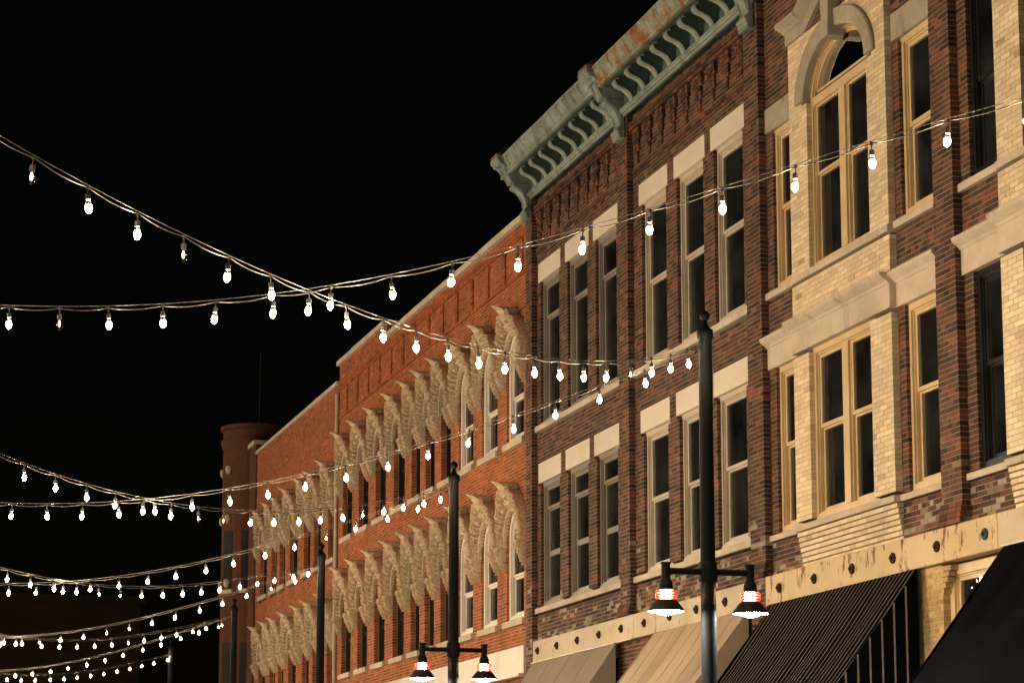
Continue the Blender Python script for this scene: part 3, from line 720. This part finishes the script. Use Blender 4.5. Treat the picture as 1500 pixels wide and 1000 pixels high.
lay(Cb, -62.9, -44.752, .13, 4.88, .02, [rect(-62 + k * 3.4, -59.3 + k * 3.4, .4, 4.6) for k in range(5)], PAL_RED, M['mortar_red'])
for k in range(5): window(Cb, -62 + k * 3.4, -59.3 + k * 3.4, .4, 4.6, .12, M['black'], mull=(-60.65 + k * 3.4,))
for a, b, z in ((-57.3, -44.752, 13.953), (-62.9, -57.303, 14.34)):
    n = round((b - a) / .9)
    for k in range(n):
        p, q = a + (b - a) * k / n, a + (b - a) * (k + 1) / n
        bevel(MB().box(p + .002, q - .002, -.10, .34, z + .002, z + .12 + rnd.uniform(0, .02)).build('coping_stone', M['lime'], Cb), .01)
lay(Cb, -62.9, -57.303, 13.955, 14.338, .0, [], PAL_RED, M['mortar_red'])
L = BRICKS[(Cb.name, 'brick')][1]
for k in range(14):                      # projecting brick ribs of the parapet panels
    xx = -61.9 + k * 1.27
    for r in range(10): L.append((xx - .11, xx + .11, 12.95 + r * .069, 13.008 + r * .069, -.03, .06, pick(PAL_RED)))
for z0 in (12.88, 13.66, 13.73):
    xx = -62.8
    while xx < -45: L.append((xx, xx + .216, z0, z0 + .059, -.028, .06, pick(PAL_RED))); xx += .226
bevel(MB().box(-62.89, -44.98, -.10, .28, 4.9, 5.445).build('fascia_board', M['white'], Cb, label='white fascia board over the shop'), .01)
MB().box(-62.89, -44.98, -.20, .28, 4.84, 4.897).build('fascia_moulding', M['white'], Cb)
body(Cb, -62.89, -44.77, 13.8)
MB().tube([(-62.93, -.06, .15), (-62.93, -.06, 13.6)], .05, 8).build('downpipe', M['lime'], Cb)
DW = [(-63.75, .66), (-65.65, .72), (-67.1, .72), (-69.1, .9), (-70.85, .66), (-72.2, .66), (-74.0, .9)]
hD = []
for cx, w in DW:
    hD += hooded(Db, cx, w, 10.75, .95, 9.2, False)
    hD += hooded(Db, cx, w, 7.12, .95, 5.6, False)
lay(Db, -75.4, -62.98, 4.9, 13.86, .0, hD, PAL_RED, M['mortar_red'], joint=.016, heads=False)
lay(Db, -75.4, -62.98, .13, 4.9, .02, [rect(-74.8 + k * 4, -71.6 + k * 4, .4, 4.5) for k in range(3)], PAL_RED, M['mortar_red'])
for k in range(3): window(Db, -74.8 + k * 4, -71.6 + k * 4, .4, 4.5, .12, M['black'], mull=(-73.2 + k * 4,))
for k in range(14):
    p = -75.4 + 12.42 * k / 14
    bevel(MB().box(p + .002, p + 12.42 / 14 - .002, -.07, .34, 13.862, 13.97).build('coping_stone', M['lime'], Db), .01)
body(Db, -75.39, -63.0, 13.7)

# ================================================================== corner building with round turret
Eb = thing('turret_building', 'dim red brick corner building with a round turret at the far end', 'building', (-77.5, 0.3, 0))
tb = MB(); prof = [(1.05, 0), (1.05, 5.0), (1.10, 5.02), (1.10, 5.25), (1.05, 5.28), (1.05, 9.3), (1.09, 9.32), (1.09, 9.5), (1.05, 9.52), (1.05, 14.3), (1.08, 14.35), (1.12, 14.5), (1.12, 14.62), (1.06, 14.64), (1.06, 14.9)]
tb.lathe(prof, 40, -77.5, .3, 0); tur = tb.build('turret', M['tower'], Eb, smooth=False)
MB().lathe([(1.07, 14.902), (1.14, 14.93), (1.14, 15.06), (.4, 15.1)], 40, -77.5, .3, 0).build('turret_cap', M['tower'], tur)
for k, zz in enumerate((13.6, 12.0, 9.9)):
    for a in (-2.9, -2.0, -1.1):
        MB().lathe([(.02, -.16), (.07, -.12), (.10, 0), (.09, .10), (.02, .14)], 8, -77.5 + 1.08 * math.cos(a), .3 + 1.08 * math.sin(a), zz).build('stone_corbel', M['lime'], tur)
def tower_win(z0, z1, a):
    r = 1.058; c, s_ = math.cos(a), math.sin(a); pts = []
    mb = MB(); rg = []
    for k in range(7):
        aa = a + (k - 3) * .07; rg.append([(-77.5 + rr * math.cos(aa), .3 + rr * math.sin(aa), z) for rr, z in ((1.0, z0), (1.062, z0), (1.062, z1), (1.0, z1))])
    mb.loft(rg); mb.build('turret_window', M['roof'], tur)
    rg = []
    for k in range(7):
        aa = a + (k - 3) * .085; rg.append([(-77.5 + rr * math.cos(aa), .3 + rr * math.sin(aa), z) for rr, z in ((1.0, z0 - .14), (1.12, z0 - .14), (1.12, z0 - .01), (1.0, z0 - .01))])
    MB().loft(rg).build('turret_sill', M['lime'], tur)
for a in (-1.9, -1.1, -.35):
    tower_win(9.7, 11.6, a); tower_win(5.6, 8.0, a)
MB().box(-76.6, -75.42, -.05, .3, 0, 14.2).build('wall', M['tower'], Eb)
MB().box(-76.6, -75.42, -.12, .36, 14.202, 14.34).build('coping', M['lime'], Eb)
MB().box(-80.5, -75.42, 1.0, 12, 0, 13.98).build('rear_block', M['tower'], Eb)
# roof mast behind
_d = ray(381, 600); _m = EYE + _d * (-79.0 / _d[0])
MB().tube([(_m[0], _m[1], 13.9), (_m[0], _m[1], 17.9)], .03, 6).build('roof_mast', M['post'], label='thin dark mast standing on the turret building roof', cat='mast')
# far building across the end of the street
Fb = thing('end_building', 'long dark brown building closing the far end of the street', 'building', (-150, -28, 0))
MB().box(-160, -150, -75, 6, 0, 16.2).build('wall', M['farwall'], Fb)
MB().box(-160.3, -149.7, -75.3, 6.3, 16.202, 16.7).build('parapet', M['farwall'], Fb)
MB().box(-150.25, -149.998, -75, 6, 13.0, 13.4).build('band_course', M['farwall'], Fb)
for k in range(24):
    y = -73 + k * 3.2
    for z in (4.8, 9.2):
        w_ = MB().box(-149.995, -149.93, y, y + 1.5, z, z + 2.3).build('window', M['black'], Fb)
        MB().box(-149.995, -149.88, y - .1, y + 1.6, z + 2.304, z + 2.5).build('window_head', M['lime'], w_)
        MB().box(-149.995, -149.85, y - .1, y + 1.6, z - .15, z - .004).build('window_sill', M['lime'], w_)

# ================================================================== awnings
def awning(name, label, x0, x1, zt, cloth, proj_, drop, y0=-.125, stripes=None, side_st=None, seams=None, edge=None, val=.28):
    t = thing(name, label, 'awning', ((x0 + x1) / 2, y0, zt - drop - val))
    p0, p1 = (y0, zt), (y0 - proj_, zt - drop)
    nrm = np.array([drop, proj_]); nrm = nrm / np.linalg.norm(nrm); ph = rnd.uniform(0, 6); NT = 8
    def at(x, t, e=0.0):             # point on the cloth, e above it
        u = (x - x0) / (x1 - x0)
        w = -.035 * math.sin(math.pi * t) * (.6 + .4 * math.sin(2 * math.pi * u * 2 + ph) ** 2) + .008 * math.sin(x * 7 + t * 5 + ph) * math.sin(math.pi * t) + e
        return (x, p0[0] - proj_ * t - nrm[0] * w, p0[1] - drop * t + nrm[1] * w)
    xs = [x0 + (x1 - x0) * k / 40 for k in range(41)]
    MB().loft([[at(x, k / NT) for x in xs] + [at(x, k / NT, -.012) for x in xs[::-1]] for k in range(NT + 1)]).build('canopy', cloth, t)
    for xx, s_ in ((x0, -1), (x1, 1)):
        a, b = (xx - .004, xx - .016) if s_ < 0 else (xx + .004, xx + .016)
        MB().extr_x([(p0[0], p0[1] - .002), (p1[0], p1[1] - .002), (p1[0], p1[1] - val), (p0[0], p1[1] - val)], a, b).build('side_panel', cloth, t)
    MB().box(x0, x1, p1[0] - .014, p1[0] - .002, p1[1] - val, p1[1] - .01).build('valance', cloth, t)
    fr = MB()
    for xx in (x0 + .06, (x0 + x1) / 2, x1 - .06): fr.tube([(xx, p0[0], p0[1] - .06), (xx, p1[0] + .03, p1[1] - .06)], .015); fr.tube([(xx, p0[0], p1[1] - val + .03), (xx, p1[0] + .03, p1[1] - .06)], .012)
    fr.build('frame', M['steel'], t)
    if stripes:
        n = int((x1 - x0) / stripes)
        for k in range(n):
            xx = x0 + (k + .5) * (x1 - x0) / n
            MB().loft([[at(xx - .005, q / NT, -.001), at(xx - .005, q / NT, .004), at(xx + .005, q / NT, .004), at(xx + .005, q / NT, -.001)] for q in range(NT + 1)]).build('stripe', M['stripe'], t)
    if side_st:
        n = int(proj_ / side_st)
        for k in range(1, n):
            y = p0[0] - proj_ * k / n; z = p0[1] - drop * k / n - .01
            MB().box(x1 + .015, x1 + .021, y - .011, y + .011, p1[1] - val, z).build('side_stripe', M['stripe'], t)
    if seams:
        for k in range(1, seams):
            xx = x0 + (x1 - x0) * k / seams
            MB().loft([[at(xx - .012, q / NT, -.001), at(xx - .012, q / NT, .007), at(xx + .012, q / NT, .007), at(xx + .012, q / NT, -.001)] for q in range(NT + 1)]).build('seam', cloth, t)
    if edge: MB().box(x0, x1, p0[0] - .03, p0[0] + .0, p0[1] + .002, p0[1] + .022).build('head_rail', M[edge], t)
    return t
awning('awning', 'plain taupe canvas awning next to the white fascia board', -44.3, -39.3, 5.02, M['taupe_cloth'], 1.4, 2.0, seams=4, edge='white')
awning('awning', 'tan canvas awning with wide seams behind the nearest lamp post', -37.3, -33.15, 5.03, M['tan_cloth'], 1.5, 1.9, seams=8)
awning('awning', 'black awning with thin pale stripes under the cream bay', -32.2, -27.45, 5.03, M['black_cloth'], 1.5, 1.95, stripes=.13, side_st=.16)
awning('awning', 'plain black awning at the lower right corner', -25.15, -20.2, 5.03, M['black_cloth'], 1.5, 1.95, edge='white')

# ================================================================== lamp posts
def lantern_meshes():
    neck = MB().lathe([(.03, .16), (.046, .155), (.046, .115), (.062, .085), (.076, .05), (.078, -.012), (.10, -.014), (.10, -.022), (.05, -.024)], 24).mesh('housing', M['post'], False)
    core = MB().lathe([(.060, -.026), (.060, -.118)], 20).mesh('glow_core', M['core'], True)
    rg = MB()
    for k in range(3):
        z = -.042 - k * .03
        rg.loft([[(r * math.cos(2 * math.pi * i / 24), r * math.sin(2 * math.pi * i / 24), zz) for i in range(24)] for r, zz in ((.074, z + .008), (.118, z + .006), (.118, z - .008), (.074, z - .009), (.074, z + .008))], caps=False)
    for k in range(6):
        a = k * math.pi / 3 + .3; rg.box(.098 * math.cos(a) - .005, .098 * math.cos(a) + .005, .098 * math.sin(a) - .005, .098 * math.sin(a) + .005, -.125, -.018)
    rings = rg.mesh('louvre_ring', M['redring'])
    sh = MB(); n = 32; pr = [(.07, -.120), (.100, -.122), (.135, -.155), (.205, -.245), (.212, -.262), (.205, -.262), (.125, -.160), (.09, -.135), (.07, -.132)]
    sh.loft([[(r * math.cos(2 * math.pi * i / n), r * math.sin(2 * math.pi * i / n), z) for i in range(n)] for r, z in pr], caps=False)
    shade = sh.mesh('shade', M['post'], True)
    lens = MB().lathe([(.195, -.252), (.195, -.258), (.12, -.268), (.07, -.288), (.03, -.298), (.004, -.30)], 24).mesh('lens', M['lens'], True)
    return neck, core, rings, shade, lens
LM = lantern_meshes()
pole_prof = [(.19, 0), (.19, .06), (.16, .10), (.15, .5), (.115, .58), (.098, .66), (.090, 3.0), (.076, 7.28), (.090, 7.29), (.092, 7.38), (.06, 7.40), (.03, 7.45), (.028, 7.49)]
POLE = MB().lathe(pole_prof, 48).mesh('pole', M['post'], True)
BALL = MB().lathe([(.02, 7.485)] + [(max(.004, .060 * math.sin(math.pi * k / 10)), 7.545 - .060 * math.cos(math.pi * k / 10)) for k in range(1, 10)] + [(.008, 7.605), (.004, 7.63)], 14).mesh('finial', M['post'], True)
ZARM = 4.63
ARM = MB().tube([(0, -.50, ZARM), (0, .50, ZARM)], .036, 10).mesh('arm', M['post'])
BAND = MB().lathe([(.10, ZARM - .11), (.104, ZARM - .1), (.104, ZARM + .1), (.10, ZARM + .11)], 20).mesh('collar', M['post'])
STUB = MB().lathe([(.04, -.05), (.05, -.045), (.05, .07), (.058, .075), (.058, .095), (.02, .10)], 14).mesh('arm_cap', M['post'])
EYEB = MB().tube([(0.0, -.04 - .035 + .035 * math.cos(2 * math.pi * k / 12), .035 * math.sin(2 * math.pi * k / 12)) for k in range(13)], .009, 6).mesh('eye_bolt', M['post'])
def lamp_post(p, label, group, ang=0):
    t = thing('lamp_post', label, 'lamp post', (p[0], p[1], .12), group); t.rotation_euler.z = ang
    for nm, me in (('pole', POLE), ('finial', BALL), ('arm', ARM), ('collar', BAND)): put(nm, me, t, (0, 0, -.12))
    put('eye_bolt', EYEB, t, (0, -.06, 7.02)); 
    for s_ in (-1, 1):
        put('arm_cap', STUB, t, (0, s_ * .50, ZARM - .12))
        h = put('lantern', LM[0], t, (0, s_ * .50, ZARM - .12 - .195))
        for nm, me in zip(('glow_core', 'louvre_ring', 'shade', 'lens'), LM[1:]): put(nm, me, h, (0, 0, 0))
    return t
RPX = [(1032.5, 481), (665, 694.4), (471, 810), (343.5, 888), (250, 946)]
R = [on_z(x, y, 7.40) for x, y in RPX]
st = R[1] - R[0]
R0 = np.array([R[0][0] + 10.9, R[0][1] - .02, 7.4]); R = [R0] + R
LP = [np.array([r[0], -14.6, 7.4]) for r in R]
labs = ['lamp post right of the frame by the dark framed bay', 'nearest lamp post, in front of the tan awning', 'second lamp post, in front of the red brick building', 'third lamp post, shorter in view, before the carved hoods', 'fourth lamp post, by the round turret', 'farthest lamp post, at the end of the light strings']
for r, l in zip(R, labs): lamp_post(r, l, 'lamp posts along the brick facades')
nums = ['first', 'second', 'third', 'fourth', 'fifth', 'sixth']
for i, r in enumerate(LP): lamp_post(r, 'lamp post on the opposite pavement, %s from the camera' % nums[i], 'lamp posts on the opposite side')

# ================================================================== string lights
gb = [(.004, -.205), (.016, -.198), (.027, -.182), (.0325, -.160), (.031, -.140), (.024, -.118), (.017, -.104), (.015, -.098)]
gi = [(max(.001, .026 * math.sin(math.pi * k / 7)), -.158 - .028 * math.cos(math.pi * k / 7)) for k in range(8)]
BULB_L = MB().lathe(gi, 10).mesh('glow', M['lit'], True)
BULB_A = MB().lathe(gi, 10).mesh('glow_amber', M['lit_amber'], True)
BULB_U = MB().lathe(gb, 12).mesh('bulb_unlit', M['bulbglass'], True)
BULB_D = MB().lathe([(r * .62, -.158 + (z + .158) * .8) for r, z in gi], 10).mesh('glow_dim', M['lit_dim'], True)
FIL = MB().lathe([(.002, -.175), (.011, -.165), (.013, -.135), (.006, -.11)], 8).mesh('filament', M['filament'], True)
sk = MB(); sk.lathe([(.004, .012), (.012, .010), (.012, -.012), (.005, -.016), (.005, -.05), (.017, -.054), (.021, -.062), (.021, -.096), (.017, -.101)], 10)
SOCK = sk.mesh('socket', M['socket'])
def string(name_lab, a, b, pts, zend=7.14, extra_ends=(.75, .75)):
    """pts: (px, py, kind) of bulbs in the photo; a,b plan ends"""
    A2, B2 = np.array(a[:2]), np.array(b[:2]); ln = np.linalg.norm(B2 - A2); d = (B2 - A2) / ln
    a0 = .12 / ln
    data = []
    for q in pts:
        p = on_line(q[0], q[1], a, b); data.append((((p[:2] - A2) @ d) / ln, p[2] + .155, q[2] if len(q) > 2 else 'l'))
    data.sort()
    s_ = np.array([q[0] for q in data]); z_ = np.array([q[1] for q in data])
    sw = np.concatenate([s_, [a0] * 3, [1 - a0] * 3]); zw = np.concatenate([z_, [zend] * 3, [zend] * 3])
    wts = np.concatenate([np.ones(len(s_)) * 2, np.ones(6) * 1.5])
    co = np.polyfit(sw, zw, 4, w=wts); fz = lambda t: float(np.polyval(co, t))
    t0 = thing('string_lights', name_lab, 'string lights', (A2[0], A2[1], 0), 'light strings crossing above the street')
    pos = list(zip(s_, [q[2] for q in data]))
    gap = float(np.median(np.diff(s_)))
    t = s_[0] - gap
    while t > a0 + gap * .5: pos.append((t, 'l')); t -= gap
    t = s_[-1] + gap
    while t < 1 - a0 - gap * .5: pos.append((t, 'l')); t += gap
    pos.sort()
    W3 = lambda t, dz=0, off=0: (A2[0] + d[0] * ln * t - d[1] * off, A2[1] + d[1] * ln * t + d[0] * off, fz(t) + dz)
    rs = random.Random(int(a[0] * 100))
    ts = [a0] + [q[0] for q in pos] + [1 - a0]
    path = []
    for i in range(len(ts) - 1):                 # cable sags a little between clips
        for k in range(8):
            u = k / 8; tt = ts[i] + (ts[i + 1] - ts[i]) * u; path.append(W3(tt, -.020 - .022 * math.sin(math.pi * u), .006))
    path.append(W3(1 - a0))
    MB().tube(path, .0052, 5).build('power_cable', M['wire'], t0)
    MB().tube([W3(a0 + (1 - 2 * a0) * k / 60, .0) for k in range(61)], .0034, 5).build('support_wire', M['steel'], t0)
    for tt, kd in pos:
        w = W3(tt, -.018); so = put('socket', SOCK, t0, (w[0] - A2[0], w[1] - A2[1], w[2]))
        so.rotation_euler = (rs.uniform(-.09, .09), rs.uniform(-.09, .09), 0); k = 1
        so.scale = (1.0, 1.0, 1.0)
        bo = put('bulb', BULB_U, so, (0, 0, 0))
        if kd != 'u': put('glow', {'l': BULB_L, 'a': BULB_A, 'd': BULB_D}[kd], so, (0, 0, 0))
        if kd == 'u': put('filament', FIL, so, (0, 0, 0)); bo['label'] = 'unlit clear bulb'
        if kd == 'a': bo['label'] = 'amber bulb'
    return t0
S1 = [(48, 258, 'u'), (127, 306), (201, 343), (269, 372, 'u'), (335, 402), (396, 425), (453, 443.6), (506.5, 465), (560, 488), (609, 506.7), (655, 521.5), (700, 532.7), (740, 542.3), (781.6, 548), (818, 550.5), (854.7, 551), (890, 549.5), (923, 545, 'u'), (954, 538.8), (982.4, 531.6), (1007, 524.4)]
S2 = [(13, 477), (87, 468, 'u'), (158, 472), (238, 468.5), (316, 463), (400.5, 456), (485, 446.6), (573, 428.6), (663, 408), (758.7, 386.5), (854, 359), (953, 335), (1058.5, 304), (1166, 271), (1277, 235.5), (1390, 199)]
S3 = [(944, 554), (878.4, 580), (813, 605.3), (751.7, 627), (687.7, 648), (626.4, 667.6), (566.5, 683), (506, 699), (447.6, 711), (391.6, 722), (335.7, 732), (281, 739.3), (226, 745), (172.7, 750), (120.7, 752.3), (68, 755), (17.7, 755)]
S4 = [(35, 697.7), (80.7, 713), (126, 726), (169, 737), (209.6, 746), (251, 753), (290.7, 757, 'u'), (327.7, 760, 'u'), (367.7, 764), (401, 764), (436.4, 763), (469.4, 761), (501.5, 758), (531.5, 753.5, 'd'), (562.4, 747.5), (591.5, 741), (620, 733), (646, 724)]
S5 = [(613, 738.4), (567, 756), (521.6, 772.5), (478, 788, 'd'), (431.6, 801), (387.5, 813), (342, 824), (300.5, 834.2), (257.5, 842.5), (217, 849.7), (174.6, 855), (132.7, 859.6), (92.7, 863.2), (52.7, 866.4), (13, 868)]
S6 = [(11, 847), (44.6, 854.6), (79.7, 860), (112.5, 865), (144, 867.7, 'd'), (177, 869, 'd'), (207, 870.8, 'a'), (237.6, 869.5), (267.3, 868.6), (295, 866.4), (322.6, 863), (350.6, 858.7), (377, 854), (403, 848.3), (429, 843), (452, 835)]
S7 = [(396.4, 858.6, 'd'), (362.2, 871), (326, 883), (292, 893.8), (257.4, 902.8), (222.7, 911.4), (189, 919, 'd'), (155.7, 925.3, 'd'), (122, 930.3), (89.5, 935), (56.7, 938.8, 'd'), (32.4, 942.4)]
S8 = [(5.4, 939.7), (24, 941.5), (60.3, 944.5, 'a'), (87.3, 945.7), (112.5, 945.7, 'a'), (139.5, 944.6), (163, 943), (188, 940, 'd'), (211.5, 937), (236, 933.4), (258.3, 929), (281.7, 924, 'a'), (302, 917.8), (324.6, 911.4, 'd')]
S9 = [(319.5, 913.6, 'd'), (291.6, 924.4), (264, 934), (235.4, 943.3), (208.8, 951.4), (180.8, 958.6), (154, 965.8), (126.6, 972), (100.3, 977), (73.8, 981.5), (47.7, 985), (21.6, 989)]
S10 = [(245, 964), (226, 969.4), (208, 974), (189.7, 978.2), (171, 982), (152, 985.6, 'a'), (133, 988.7), (113, 991), (93.6, 992.5), (73.4, 994), (52, 994.6), (31.5, 994.6), (10.8, 994.3)]
string('topmost light string running from the nearest lamp post up to the upper left', R[1], LP[0], S1)
string('light string entering at the right edge and crossing the cornice building towards the left', R[0], LP[1], S2)
string('light string from the nearest lamp post down past the red brick building', R[1], LP[2], S3)
string('light string from the second lamp post rising to the left edge', R[2], LP[1], S4)
string('light string falling from the second lamp post towards the turret and the left edge', R[2], LP[3], S5)
string('light string from the third lamp post nearly level to the left edge', R[3], LP[2], S6)
string('light string falling from the third lamp post past the turret', R[3], LP[4], S7)
string('light string with three amber bulbs ending at the fourth lamp post', R[4], LP[3], S8)
string('light string falling from the fourth lamp post, second lowest at the left', R[4], LP[5], S9)
string('lowest light string, ending at the farthest lamp post', R[5], LP[4], S10)

# ================================================================== bricks become pieces
brick_objects({(A.name, 'brick'): 150, (A.name, 'glaze'): 150, (B.name, 'brick'): 300})
